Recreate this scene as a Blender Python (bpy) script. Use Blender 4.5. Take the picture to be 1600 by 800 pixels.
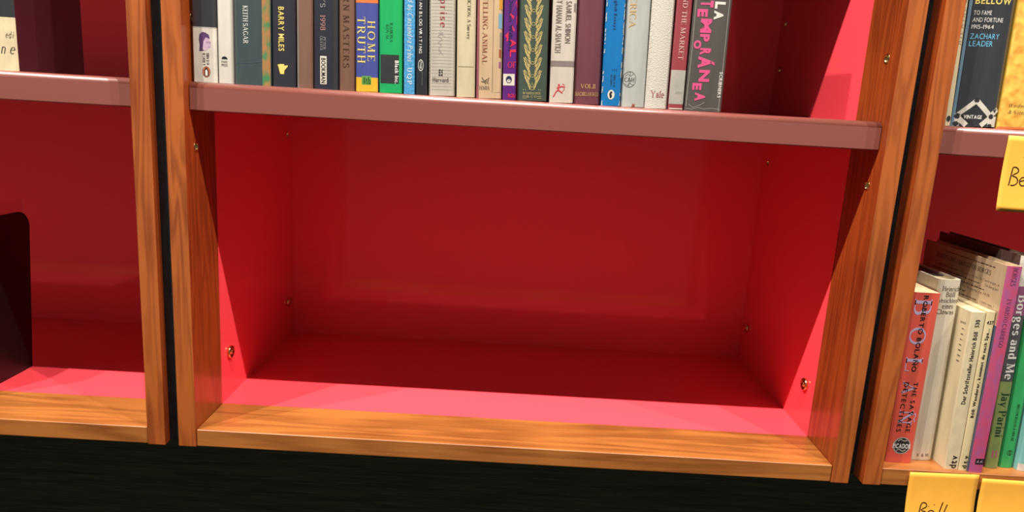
import bpy, bmesh, math, random
from mathutils import Vector, Matrix

# ---------------------------------------------------------------- scene reset
for o in list(bpy.data.objects):
    bpy.data.objects.remove(o, do_unlink=True)
S = bpy.context.scene
COL = S.collection

# ---------------------------------------------------------------- camera
cam_data = bpy.data.cameras.new('camera')
cam = bpy.data.objects.new('camera', cam_data)
COL.objects.link(cam)
cam_data.sensor_fit = 'HORIZONTAL'
cam_data.sensor_width = 36.0
cam_data.lens = 36.0 * 1121.08 / 1600.0
cam_data.clip_start = 0.01
_yaw, _pitch, _roll = 0.00504, -0.20773, 0.05857
_f = Vector((math.sin(_yaw) * math.cos(_pitch), math.cos(_yaw) * math.cos(_pitch), math.sin(_pitch)))
_r = Vector((math.cos(_yaw), -math.sin(_yaw), 0.0))
_u = _r.cross(_f)
_r2 = math.cos(_roll) * _r + math.sin(_roll) * _u
_u2 = -math.sin(_roll) * _r + math.cos(_roll) * _u
_m = Matrix((_r2, _u2, -_f)).transposed().to_4x4()
_m.translation = Vector((0.3305, -0.7259, 0.3676))
cam.matrix_world = _m
S.camera = cam

# ---------------------------------------------------------------- world, lamps, exposure
world = bpy.data.worlds.new('room_light')
S.world = world
world.use_nodes = True
_bg = world.node_tree.nodes['Background']
_bg.inputs['Color'].default_value = (1.0, 0.94, 0.88, 1)
_bg.inputs['Strength'].default_value = 0.08

def track_spot(x, power):
    """One shop spot of the ceiling track above and in front of the shelves."""
    d = bpy.data.lights.new('track_spot_lamp', 'SPOT')
    d.energy = power
    d.color = (1.0, 0.93, 0.84)
    d.shadow_soft_size = 0.012
    d.spot_size = math.radians(75)
    d.spot_blend = 0.7
    o = bpy.data.objects.new('track_spot_lamp', d)
    COL.objects.link(o)
    o.location = (x, -0.777, 2.28)
    aim = Vector((0.35 + (x - 0.35) * 0.25, 0.05, 0.2)) - o.location
    o.rotation_euler = aim.to_track_quat('-Z', 'Y').to_euler()
for _x, _p in ((-1.10, 118), (-0.62, 118), (0.36, 96), (1.15, 84), (1.80, 78)):
    track_spot(_x, _p)

S.view_settings.view_transform = 'Standard'
S.view_settings.look = 'None'
S.view_settings.gamma = 1.0
S.view_settings.use_curve_mapping = False
S.view_settings.exposure = 0.9

random.seed(7)

# ---------------------------------------------------------------- materials
def lin(c):
    c = c / 255.0
    return c / 12.92 if c <= 0.04045 else ((c + 0.055) / 1.055) ** 2.4
def rgb(r, g, b, k=1.0):
    return (lin(r) * k, lin(g) * k, lin(b) * k, 1.0)
MATS = {}
def mat(name, col=None, rough=0.5, coat=0.0, metal=0.0, var=0.0, scale=(60, 60, 60), spec=0.5, bump=0.0, col2=None, coatr=0.05):
    """Procedural principled material; var blends a noise towards col2 (or a darker tone)."""
    if name in MATS:
        return MATS[name]
    m = bpy.data.materials.new(name)
    m.use_nodes = True
    nt = m.node_tree
    p = nt.nodes['Principled BSDF']
    p.inputs['Base Color'].default_value = col
    p.inputs['Roughness'].default_value = rough
    p.inputs['Metallic'].default_value = metal
    p.inputs['Specular IOR Level'].default_value = spec
    p.inputs['Coat Weight'].default_value = coat
    p.inputs['Coat Roughness'].default_value = coatr
    if var > 0 or bump > 0:
        tc = nt.nodes.new('ShaderNodeTexCoord')
        mp = nt.nodes.new('ShaderNodeMapping')
        mp.inputs['Scale'].default_value = scale
        nz = nt.nodes.new('ShaderNodeTexNoise')
        nz.inputs['Scale'].default_value = 1.0
        nz.inputs['Detail'].default_value = 5.0
        nt.links.new(tc.outputs['Object'], mp.inputs['Vector'])
        nt.links.new(mp.outputs['Vector'], nz.inputs['Vector'])
        if var > 0:
            rp = nt.nodes.new('ShaderNodeValToRGB')
            c2 = col2 or tuple([v * (1 - var) for v in col[:3]] + [1.0])
            rp.color_ramp.elements[0].position = 0.35
            rp.color_ramp.elements[1].position = 0.65
            rp.color_ramp.elements[0].color = c2
            rp.color_ramp.elements[1].color = col
            nt.links.new(nz.outputs['Fac'], rp.inputs['Fac'])
            nt.links.new(rp.outputs['Color'], p.inputs['Base Color'])
        if bump > 0:
            bp = nt.nodes.new('ShaderNodeBump')
            bp.inputs['Strength'].default_value = bump
            bp.inputs['Distance'].default_value = 0.0005
            nt.links.new(nz.outputs['Fac'], bp.inputs['Height'])
            nt.links.new(bp.outputs['Normal'], p.inputs['Normal'])
    MATS[name] = m
    return m

def wood(name, axis, dark, light, ring=55.0):
    """Varnished softwood; the grain runs along axis."""
    m = bpy.data.materials.new(name)
    m.use_nodes = True
    nt = m.node_tree
    N, Lk = nt.nodes, nt.links
    p = N['Principled BSDF']
    tc = N.new('ShaderNodeTexCoord')
    oi = N.new('ShaderNodeObjectInfo')
    cx = N.new('ShaderNodeMath'); cx.operation = 'MULTIPLY'; cx.inputs[1].default_value = 7.3
    Lk.new(oi.outputs['Random'], cx.inputs[0])
    add = N.new('ShaderNodeVectorMath'); add.operation = 'ADD'
    Lk.new(tc.outputs['Object'], add.inputs[0]); Lk.new(cx.outputs[0], add.inputs[1])
    mp = N.new('ShaderNodeMapping')
    sc = [1.0, 1.0, 1.0]; sc['xyz'.index(axis)] = 0.07
    mp.inputs['Scale'].default_value = sc
    Lk.new(add.outputs[0], mp.inputs['Vector'])
    n1 = N.new('ShaderNodeTexNoise'); n1.inputs['Scale'].default_value = 26.0; n1.inputs['Detail'].default_value = 3.0; n1.inputs['Distortion'].default_value = 0.5
    Lk.new(mp.outputs['Vector'], n1.inputs['Vector'])
    k = N.new('ShaderNodeMath'); k.operation = 'MULTIPLY'; k.inputs[1].default_value = ring
    Lk.new(n1.outputs['Fac'], k.inputs[0])
    sn = N.new('ShaderNodeMath'); sn.operation = 'SINE'
    Lk.new(k.outputs[0], sn.inputs[0])
    mr = N.new('ShaderNodeMapRange'); mr.inputs['From Min'].default_value = -1.0
    Lk.new(sn.outputs[0], mr.inputs['Value'])
    n2 = N.new('ShaderNodeTexNoise'); n2.inputs['Scale'].default_value = 420.0; n2.inputs['Detail'].default_value = 4.0
    Lk.new(mp.outputs['Vector'], n2.inputs['Vector'])
    n3 = N.new('ShaderNodeTexNoise'); n3.inputs['Scale'].default_value = 9.0; n3.inputs['Detail'].default_value = 2.0
    Lk.new(add.outputs[0], n3.inputs['Vector'])
    a1 = N.new('ShaderNodeMath'); a1.operation = 'MULTIPLY_ADD'; a1.inputs[1].default_value = 0.36
    Lk.new(mr.outputs[0], a1.inputs[0])
    a2 = N.new('ShaderNodeMath'); a2.operation = 'MULTIPLY_ADD'; a2.inputs[1].default_value = 0.4; a2.inputs[2].default_value = -0.12
    Lk.new(n2.outputs['Fac'], a2.inputs[0])
    a3 = N.new('ShaderNodeMath'); a3.operation = 'MULTIPLY_ADD'; a3.inputs[1].default_value = 0.9
    Lk.new(n3.outputs['Fac'], a3.inputs[0]); Lk.new(a2.outputs[0], a3.inputs[2])
    Lk.new(a3.outputs[0], a1.inputs[2])
    rp = N.new('ShaderNodeValToRGB')
    rp.color_ramp.elements[0].position = 0.12; rp.color_ramp.elements[0].color = dark
    rp.color_ramp.elements[1].position = 0.92; rp.color_ramp.elements[1].color = light
    Lk.new(a1.outputs[0], rp.inputs['Fac'])
    Lk.new(rp.outputs['Color'], p.inputs['Base Color'])
    p.inputs['Roughness'].default_value = 0.42
    p.inputs['Coat Weight'].default_value = 0.55
    p.inputs['Coat Roughness'].default_value = 0.16
    bp = N.new('ShaderNodeBump'); bp.inputs['Strength'].default_value = 0.12; bp.inputs['Distance'].default_value = 0.0004
    Lk.new(n2.outputs['Fac'], bp.inputs['Height']); Lk.new(bp.outputs['Normal'], p.inputs['Normal'])
    MATS[name] = m
    return m
wood('cherry_upright', 'z', rgb(92, 32, 8), rgb(164, 86, 34), 60)
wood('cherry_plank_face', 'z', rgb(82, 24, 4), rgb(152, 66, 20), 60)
wood('cherry_rail', 'x', rgb(96, 46, 14), rgb(166, 101, 45), 34)
mat('red_paint', (0.95, 0.072, 0.096, 1), 0.07, spec=0.35, bump=0.015, scale=(300, 300, 300))
mat('salmon_paint', rgb(128, 69, 59), 0.34, coat=1.0, coatr=0.34, spec=0.9, bump=0.05, scale=(700, 700, 700))
mat('brass', (0.72, 0.5, 0.2, 1), 0.2, metal=1.0)
mat('hole_dark', (0.01, 0.006, 0.005, 1), 0.8)
mat('black_strip', (0.010, 0.012, 0.014, 1), 0.35, bump=0.4, scale=(200, 200, 60), var=0.5)
mat('black_metal', (0.006, 0.005, 0.006, 1), 0.35, bump=0.05, scale=(900, 900, 900))
mat('pages', rgb(226, 206, 164, .85), 0.8, var=0.18, scale=(1500, 8, 8))
mat('carpet', rgb(52, 50, 48), 0.95, var=0.4, scale=(120, 120, 120))
mat('note_yellow', rgb(247, 178, 62, .92), 0.6, var=0.06, scale=(40, 40, 40))
mat('marker', rgb(28, 20, 18), 0.5)

def film(name):
    m = bpy.data.materials.new(name); m.use_nodes = True
    nt = m.node_tree; N = nt.nodes
    for n in list(N):
        if n.type == 'BSDF_PRINCIPLED': N.remove(n)
    tr = N.new('ShaderNodeBsdfTransparent'); tr.inputs['Color'].default_value = (0.97, 0.96, 0.95, 1)
    gl = N.new('ShaderNodeBsdfGlossy'); gl.inputs['Roughness'].default_value = 0.12
    lw = N.new('ShaderNodeLayerWeight'); lw.inputs['Blend'].default_value = 0.2
    fr = N.new('ShaderNodeMapRange'); fr.inputs['To Min'].default_value = 0.03; fr.inputs['To Max'].default_value = 0.16
    nt.links.new(lw.outputs['Facing'], fr.inputs['Value'])
    mx = N.new('ShaderNodeMixShader')
    nt.links.new(fr.outputs[0], mx.inputs[0]); nt.links.new(tr.outputs[0], mx.inputs[1]); nt.links.new(gl.outputs[0], mx.inputs[2])
    nt.links.new(mx.outputs[0], N['Material Output'].inputs['Surface'])
    MATS[name] = m
film('clear_plastic')

def green_wall():
    m = bpy.data.materials.new('dark_green_panel'); m.use_nodes = True
    nt = m.node_tree; N = nt.nodes; p = N['Principled BSDF']
    tc = N.new('ShaderNodeTexCoord'); mp = N.new('ShaderNodeMapping'); mp.inputs['Scale'].default_value = (12, 12, 420)
    nz = N.new('ShaderNodeTexNoise'); nz.inputs['Scale'].default_value = 1.0; nz.inputs['Detail'].default_value = 6.0
    rp = N.new('ShaderNodeValToRGB')
    rp.color_ramp.elements[0].position = 0.3; rp.color_ramp.elements[0].color = (0.012, 0.018, 0.006, 1)
    rp.color_ramp.elements[1].position = 0.75; rp.color_ramp.elements[1].color = (0.075, 0.095, 0.036, 1)
    nt.links.new(tc.outputs['Object'], mp.inputs['Vector']); nt.links.new(mp.outputs['Vector'], nz.inputs['Vector'])
    nt.links.new(nz.outputs['Fac'], rp.inputs['Fac']); nt.links.new(rp.outputs['Color'], p.inputs['Base Color'])
    p.inputs['Roughness'].default_value = 0.55
    bp = N.new('ShaderNodeBump'); bp.inputs['Strength'].default_value = 0.4; bp.inputs['Distance'].default_value = 0.0008
    nt.links.new(nz.outputs['Fac'], bp.inputs['Height']); nt.links.new(bp.outputs['Normal'], p.inputs['Normal'])
    MATS['dark_green_panel'] = m
green_wall()

# inks and cloths (name, sRGB)
for _n, _c in dict(ink_white=(228, 226, 218), ink_black=(26, 24, 26), ink_yellow=(226, 204, 110), ink_grey=(150, 148, 146), ink_rose=(168, 118, 116),
                   ink_brown=(74, 44, 30), ink_darkgreen=(18, 92, 58), ink_red=(160, 60, 64), ink_dim=(74, 62, 54), ink_redbrown=(142, 74, 58),
                   ink_navy=(26, 30, 74), ink_crimson=(214, 34, 62), ink_taupe=(126, 112, 104), ink_gold=(196, 158, 92), ink_pink=(214, 172, 164),
                   ink_pinkhot=(222, 84, 140), lilac=(188, 168, 200), ink_violet=(84, 48, 96), ink_forest=(34, 66, 40), ink_sky=(112, 190, 224),
                   ink_purple=(90, 60, 104), ink_mauve=(206, 176, 198), ink_orange=(192, 104, 66), ink_figure=(196, 56, 66), ink_magenta=(180, 84, 120)).items():
    mat(_n, rgb(*_c, .85), 0.5)
mat('gilt', rgb(204, 182, 118), 0.4, metal=0.25)

# ---------------------------------------------------------------- mesh helpers
def mesh_obj(name, verts, faces, material, parent=None, smooth=False):
    me = bpy.data.meshes.new(name)
    me.from_pydata([tuple(v) for v in verts], [], faces)
    me.validate(verbose=False)
    if smooth:
        for f in me.polygons: f.use_smooth = True
    me.materials.append(MATS[material])
    o = bpy.data.objects.new(name, me)
    COL.objects.link(o)
    o.parent = parent
    return o
def bm_obj(name, bm, material, parent=None, smooth=False):
    me = bpy.data.meshes.new(name)
    bm.normal_update(); bm.to_mesh(me); bm.free()
    if smooth:
        for f in me.polygons: f.use_smooth = True
    me.materials.append(MATS[material])
    o = bpy.data.objects.new(name, me)
    COL.objects.link(o)
    o.parent = parent
    return o
def box_bm(x0, x1, y0, y1, z0, z1, bevel=0.0, seg=2):
    bm = bmesh.new()
    bmesh.ops.create_cube(bm, size=1.0)
    for v in bm.verts:
        v.co = Vector((x0 + (v.co.x + .5) * (x1 - x0), y0 + (v.co.y + .5) * (y1 - y0), z0 + (v.co.z + .5) * (z1 - z0)))
    if bevel > 0:
        bmesh.ops.bevel(bm, geom=bm.edges[:], offset=bevel, segments=seg, affect='EDGES', profile=0.6)
    return bm
def box(name, x0, x1, y0, y1, z0, z1, material, parent=None, bevel=0.0, seg=2):
    return bm_obj(name, box_bm(x0, x1, y0, y1, z0, z1, bevel, seg), material, parent)
def empty(name, loc=(0, 0, 0)):
    o = bpy.data.objects.new(name, None)
    o.empty_display_size = 0.05
    COL.objects.link(o)
    o.location = loc
    return o
def tag(o, label, cat, group=None, kind=None):
    o['label'] = label; o['category'] = cat
    if group: o['group'] = group
    if kind: o['kind'] = kind
    return o
def lathe_bm(profile, n=20, axis='x'):
    """profile: list of (r, a) swept round the a-axis."""
    bm = bmesh.new(); rings = []
    for r, a in profile:
        ring = []
        for i in range(n):
            t = 2 * math.pi * i / n
            c, s = r * math.cos(t), r * math.sin(t)
            ring.append(bm.verts.new({'x': (a, c, s), 'y': (c, a, s), 'z': (c, s, a)}[axis]))
        rings.append(ring)
    for A, B in zip(rings, rings[1:]):
        for i in range(n):
            bm.faces.new((A[i], A[(i + 1) % n], B[(i + 1) % n], B[i]))
    for ring in (rings[0], rings[-1]):
        try: bm.faces.new(ring)
        except ValueError: pass
    bmesh.ops.recalc_face_normals(bm, faces=bm.faces)
    return bm

# ---------------------------------------------------------------- lettering
def pa(*items):
    pts = []
    for it in items:
        if len(it) == 2: pts.append(it)
        else:
            cx, cy, rx, ry, a0, a1 = it
            n = max(4, int(abs(a1 - a0) / 18))
            for i in range(n + 1):
                a = math.radians(a0 + (a1 - a0) * i / n)
                pts.append((cx + rx * math.cos(a), cy + ry * math.sin(a)))
    return pts
def ribbon(pts, V, F, thick=0.15, thin=0.06, flags='', const=None, serif=0.13):
    """Flat pen stroke: vertical pieces thick, level ones thin; 1/2 put a serif on start/end."""
    q = [pts[0]]
    for p in pts[1:]:
        if math.hypot(p[0] - q[-1][0], p[1] - q[-1][1]) > 1e-5: q.append(p)
    pts = q; n = len(pts); b = len(V)
    if n < 2: return
    for i in range(n):
        a, c = pts[max(0, i - 1)], pts[min(n - 1, i + 1)]
        dx, dy = c[0] - a[0], c[1] - a[1]; l = math.hypot(dx, dy) or 1
        dx /= l; dy /= l
        w = const if const else (thin if 't' in flags else thin + (thick - thin) * abs(dy) ** 1.3)
        V.append((pts[i][0] - dy * w / 2, pts[i][1] + dx * w / 2)); V.append((pts[i][0] + dy * w / 2, pts[i][1] - dx * w / 2))
    for i in range(n - 1):
        F.append((b + 2 * i, b + 2 * i + 1, b + 2 * i + 3, b + 2 * i + 2))
    for fl, p in (('1', pts[0]), ('2', pts[-1])):
        if fl in flags:
            k = len(V); h = 0.028
            y = p[1] + (h if p[1] < 0.3 else -h)
            V += [(p[0] - serif, y - h), (p[0] + serif, y - h), (p[0] + serif, y + h), (p[0] - serif, y + h)]
            F.append((k, k + 1, k + 2, k + 3))
_v = lambda x, y0, y1, f='12': ((pa((x, y0), (x, y1))), f)
def _S(o, r, h):
    return (pa((o + r * 1.9, h * .82), (o + r, h * .75, r * .92, h * .25, 30, 255), (o + r, h * .26, r, h * .26, 75, -150)), '')
GLYPH = {
 'A': [(pa((0, 0), (.36, 1)), '1t'), (pa((.36, 1), (.74, 0)), '2'), (pa((.13, .35), (.6, .35)), 't')],
 'B': [_v(.14, 0, 1), (pa((.14, .97), (.38, .75, .2, .22, 90, -90), (.14, .53)), ''), (pa((.14, .53), (.38, .28, .25, .25, 90, -90), (.14, .03)), '')],
 'C': [(pa((.44, .5, .4, .5, 42, 318)), '')],
 'D': [_v(.14, 0, 1), (pa((.14, .97), (.36, .5, .38, .47, 90, -90), (.14, .03)), '')],
 'E': [_v(.14, 0, 1), (pa((.1, .97), (.6, .97), (.6, .8)), 't'), (pa((.14, .52), (.46, .52)), 't'), (pa((.1, .03), (.64, .03), (.64, .22)), 't')],
 'F': [_v(.14, 0, 1), (pa((.1, .97), (.6, .97), (.6, .8)), 't'), (pa((.14, .52), (.46, .52)), 't')],
 'G': [(pa((.44, .5, .4, .5, 42, 310)), ''), _v(.72, .05, .42, '2')],
 'H': [_v(.14, 0, 1), _v(.66, 0, 1), (pa((.14, .52), (.66, .52)), 't')],
 'I': [_v(.14, 0, 1)],
 'J': [(pa((.3, 1), (.3, .15), (.14, .15, .16, .2, 0, -120)), '1')],
 'K': [_v(.14, 0, 1), (pa((.62, 1), (.14, .42)), '1t'), (pa((.3, .58), (.68, 0)), '2')],
 'L': [_v(.14, 0, 1), (pa((.1, .03), (.6, .03), (.6, .24)), 't')],
 'M': [(pa((.1, 0), (.14, 1)), '12t'), (pa((.14, 1), (.46, .05)), ''), (pa((.46, .05), (.78, 1)), 't'), (pa((.78, 1), (.82, 0)), '12')],
 'N': [(pa((.12, 0), (.12, 1)), '12t'), (pa((.12, 1), (.66, 0)), ''), (pa((.66, 0), (.66, 1)), '2t')],
 'O': [(pa((.46, .5, .4, .48, 90, 450)), '')],
 'P': [_v(.14, 0, 1), (pa((.14, .97), (.38, .73, .22, .24, 90, -90), (.14, .49)), '')],
 'Q': [(pa((.46, .5, .4, .48, 90, 450)), ''), (pa((.46, .1), (.8, -.18)), '')],
 'R': [_v(.14, 0, 1), (pa((.14, .97), (.38, .74, .22, .23, 90, -90), (.14, .51)), ''), (pa((.36, .51), (.68, 0)), '2')],
 'S': [(pa((.55, .8), (.33, .75, .22, .23, 20, 250), (.34, .26, .24, .24, 75, -160)), '')],
 'T': [_v(.36, 0, 1, '1'), (pa((.02, .78), (.02, .97), (.7, .97), (.7, .78)), 't')],
 'U': [(pa((.14, 1), (.14, .3), (.4, .3, .26, .28, 180, 360), (.66, 1)), '12')],
 'V': [(pa((0, 1), (.36, 0)), '1'), (pa((.36, 0), (.7, 1)), '2t')],
 'W': [(pa((0, 1), (.28, 0)), '1'), (pa((.28, 0), (.52, 1)), '2t'), (pa((.52, 1), (.78, 0)), ''), (pa((.78, 0), (1.04, 1)), '2t')],
 'X': [(pa((.04, 1), (.66, 0)), '12'), (pa((.04, 0), (.64, 1)), '12t')],
 'Y': [(pa((0, 1), (.34, .48)), '1'), (pa((.68, 1), (.34, .48)), '1t'), _v(.34, 0, .5, '1')],
 'Z': [(pa((.06, .78), (.06, .97), (.6, .97)), 't'), (pa((.6, .97), (.04, .03)), ''), (pa((.04, .03), (.62, .03), (.62, .22)), 't')],
 'a': [(pa((.08, .52), (.24, .5, .16, .15, 140, 0), (.4, .08), (.5, .03)), ''), (pa((.4, .38), (.22, .2, .16, .18, 90, 330)), '')],
 'b': [_v(.12, 0, 1, '2'), (pa((.3, .32, .2, .31, 150, -150)), '')],
 'c': [(pa((.28, .32, .22, .31, 45, 315)), '')],
 'd': [_v(.46, 0, 1, '12'), (pa((.26, .32, .2, .31, 30, 330)), '')],
 'e': [(pa((.08, .36), (.48, .36), (.28, .32, .21, .31, 5, 315)), '')],
 'f': [(pa((.14, 0), (.14, .8), (.28, .8, .14, .18, 180, 60)), '1'), (pa((0, .62), (.32, .62)), 't')],
 'g': [(pa((.24, .42, .17, .2, 90, 450)), ''), (pa((.14, .2), (.12, .08), (.28, -.12, .2, .14, 120, -200)), ''), (pa((.38, .56), (.52, .62)), 't')],
 'h': [_v(.12, 0, 1), (pa((.12, .42), (.28, .44, .16, .18, 160, 0), (.44, 0)), '2')],
 'i': [_v(.12, 0, .64), (pa((.12, .84), (.12, .95)), '')],
 'j': [(pa((.14, .64), (.14, -.1), (.02, -.1, .12, .16, 0, -110)), '1'), (pa((.14, .84), (.14, .95)), '')],
 'k': [_v(.12, 0, 1), (pa((.42, .62), (.12, .26)), 't1'), (pa((.22, .36), (.48, 0)), '2')],
 'l': [_v(.12, 0, 1)],
 'm': [_v(.12, 0, .64), (pa((.12, .42), (.27, .44, .15, .18, 160, 0), (.42, 0)), '2'), (pa((.42, .42), (.57, .44, .15, .18, 160, 0), (.72, 0)), '2')],
 'n': [_v(.12, 0, .64), (pa((.12, .42), (.28, .44, .16, .18, 160, 0), (.44, 0)), '2')],
 'o': [(pa((.28, .32, .22, .31, 90, 450)), '')],
 'p': [_v(.12, -.3, .64), (pa((.3, .32, .2, .31, 150, -150)), '')],
 'q': [_v(.46, -.3, .64), (pa((.26, .32, .2, .31, 30, 330)), '')],
 'r': [_v(.12, 0, .64), (pa((.12, .42), (.28, .46, .16, .16, 160, 40)), '')],
 's': [(pa((.36, .52), (.22, .47, .14, .16, 30, 255), (.22, .17, .15, .16, 75, -160)), '')],
 't': [(pa((.16, .82), (.16, .14), (.28, .14, .12, .13, 180, 300)), ''), (pa((0, .62), (.34, .62)), 't')],
 'u': [(pa((.12, .64), (.12, .2), (.28, .2, .16, .18, 180, 350)), '1'), _v(.46, 0, .64)],
 'v': [(pa((.02, .64), (.24, 0)), '1'), (pa((.24, 0), (.46, .64)), '2t')],
 'w': [(pa((0, .64), (.2, 0)), '1'), (pa((.2, 0), (.36, .6)), 't'), (pa((.36, .6), (.54, 0)), ''), (pa((.54, 0), (.72, .64)), '2t')],
 'x': [(pa((.04, .64), (.46, 0)), '12'), (pa((.04, 0), (.46, .64)), '12t')],
 'y': [(pa((.02, .64), (.24, 0)), '1'), (pa((.48, .64), (.2, -.24), (.08, -.26)), '1t')],
 'z': [(pa((.04, .61), (.4, .61)), 't'), (pa((.4, .61), (.03, .03)), ''), (pa((.03, .03), (.42, .03)), 't')],
 '0': [(pa((.28, .5, .22, .48, 90, 450)), '')], '1': [_v(.2, 0, 1, '1'), (pa((.2, .97), (.04, .84)), 't')],
 '4': [_v(.4, 0, 1, '1'), (pa((.4, 1), (.02, .3), (.56, .3)), 't')],
 '3': [(pa((.06, .85), (.26, .76, .19, .21, 130, -90), (.26, .28, .24, .26, 90, -140)), '')],
 '8': [(pa((.28, .75, .18, .22, 90, 450)), ''), (pa((.28, .27, .23, .25, 90, 450)), '')],
 '9': [(pa((.28, .68, .22, .28, 0, 360)), ''), (pa((.5, .68), (.44, .25), (.16, .02)), '')],
 ',': [(pa((.1, .1), (.04, -.14)), '')], '.': [(pa((.08, 0), (.08, .12)), '')], ':': [(pa((.08, 0), (.08, .12)), ''), (pa((.08, .46), (.08, .58)), '')], '-': [(pa((.02, .35), (.3, .35)), '')],
 '&': [(pa((.7, .06), (.2, .75), (.34, .82, .14, .16, 200, -30), (.12, .35), (.32, .24, .24, .22, 150, 330), (.74, .5)), '')],
}
def _acc(base, extra): return GLYPH[base] + extra
GLYPH['ö'] = _acc('o', [(pa((.16, .78), (.16, .9)), ''), (pa((.4, .78), (.4, .9)), '')])
GLYPH['Á'] = _acc('A', [(pa((.34, 1.06), (.5, 1.24)), '')])
GLYPH['Ñ'] = _acc('N', [(pa((.14, 1.1), (.28, 1.2), (.46, 1.1), (.6, 1.2)), '')])

SANS_OFFSET = {'sans': 0.0, 'mono': 0.0, 'cond': 0.012, 'bold': 0.022, 'heavy': 0.05}
SANS_CACHE = {}
def build_sans(pairs):
    """Mesh every needed sans character once from Blender's own built-in letters."""
    tmp = []
    for key in sorted(pairs):
        font, ch = key
        cu = bpy.data.curves.new('letter', 'FONT')
        cu.body = ch; cu.size = 1.0; cu.resolution_u = 3; cu.offset = SANS_OFFSET[font]; cu.fill_mode = 'FRONT'
        o = bpy.data.objects.new('letter', cu); COL.objects.link(o)
        tmp.append((key, o, cu))
    dg = bpy.context.evaluated_depsgraph_get(); dg.update()
    for key, o, cu in tmp:
        me = bpy.data.meshes.new_from_object(o.evaluated_get(dg))
        V = [(v.co.x, v.co.y) for v in me.vertices]; F = [tuple(p.vertices) for p in me.polygons]
        SANS_CACHE[key] = (V, F)
        bpy.data.meshes.remove(me)
    for key, o, cu in tmp:
        bpy.data.objects.remove(o, do_unlink=True); bpy.data.curves.remove(cu)
def glyph(font, ch):
    if font in SANS_OFFSET:
        return SANS_CACHE[(font, ch)]
    V, F = [], []
    th = {'serif': (.14, .055), 'serifb': (.2, .07), 'italic': (.11, .05)}[font]
    for pts, fl in GLYPH[ch]:
        if font == 'italic': fl = fl.replace('1', '').replace('2', '')
        ribbon(pts, V, F, th[0], th[1], fl)
    if font == 'italic': V = [(x + y * .28, y) for x, y in V]
    return V, F
def text_layout(font, text, aspect):
    """Glyphs in a row scaled to height 1 and length aspect; spare length becomes letter spacing."""
    items = []; x = 0.0; gap = 0.11 if font in SANS_OFFSET else 0.10
    for ch in text:
        if ch == ' ': x += 0.34; continue
        V, F = glyph(font, ch)
        if not V: continue
        a = min(v[0] for v in V); b = max(v[0] for v in V)
        w = b - a
        if font == 'mono':
            off = max(0, .62 - w) / 2; items.append((x + off - a, V, F)); x += .72
        else:
            items.append((x - a, V, F)); x += w + gap
    ys = [v[1] for _, V, F in items for v in V]; y0, y1 = min(ys), max(ys); hh = max(1e-6, y1 - y0)
    x0 = min(o + min(v[0] for v in V) for o, V, F in items); x1 = max(o + max(v[0] for v in V) for o, V, F in items)
    nat = (x1 - x0) / hh
    OV, OF = [], []
    n = len(items)
    sx = 1.0 / hh
    extra = 0.0
    if nat < aspect and n > 1:
        st = min(aspect / nat, 1.4 if font == 'serifb' else 1.22); sx *= st
        extra = (aspect - nat * st) / (n - 1)
    else:
        sx *= aspect / nat
    for k, (o, V, F) in enumerate(items):
        b = len(OV)
        OV += [((o + v[0] - x0) * sx + extra * k, (v[1] - y0) / hh) for v in V]
        OF += [tuple(b + i for i in f) for f in F]
    return OV, OF

# ---------------------------------------------------------------- the setting
def structure(o): o['kind'] = 'structure'; return o
structure(box('wall_back', -3.0, 3.7, 0.372, 0.42, -1.05, 2.6, 'dark_green_panel'))
structure(box('floor', -3.0, 3.7, -3.2, 0.372, -1.08, -1.05, 'carpet'))

# ---------------------------------------------------------------- bookcases
OPEN, SW, SD, DEP, TOPZ = 0.7, 0.0193, 0.0733, 0.3484, 1.16
ZS, LIP, REC = 0.3718, 0.0287, 0.0111
def cut_holes(o, side_x, holes, r=0.0045, depth=0.011):
    """Drill round holes into the inner face (at x = side_x) of an upright."""
    cutters = []
    for (y, z) in holes:
        c = bm_obj('cutter', lathe_bm([(r, -depth), (r, depth)], 16), 'hole_dark')
        c.location = (side_x, y, z)
        md = o.modifiers.new('hole', 'BOOLEAN'); md.operation = 'DIFFERENCE'; md.object = c; md.solver = 'EXACT'
        cutters.append(c)
    bpy.context.view_layer.update()
    dg = bpy.context.evaluated_depsgraph_get()
    me = bpy.data.meshes.new_from_object(o.evaluated_get(dg))
    o.modifiers.clear(); o.data = me
    while len(me.materials) > 2: me.materials.pop()
    for c in cutters: bpy.data.objects.remove(c, do_unlink=True)

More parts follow.
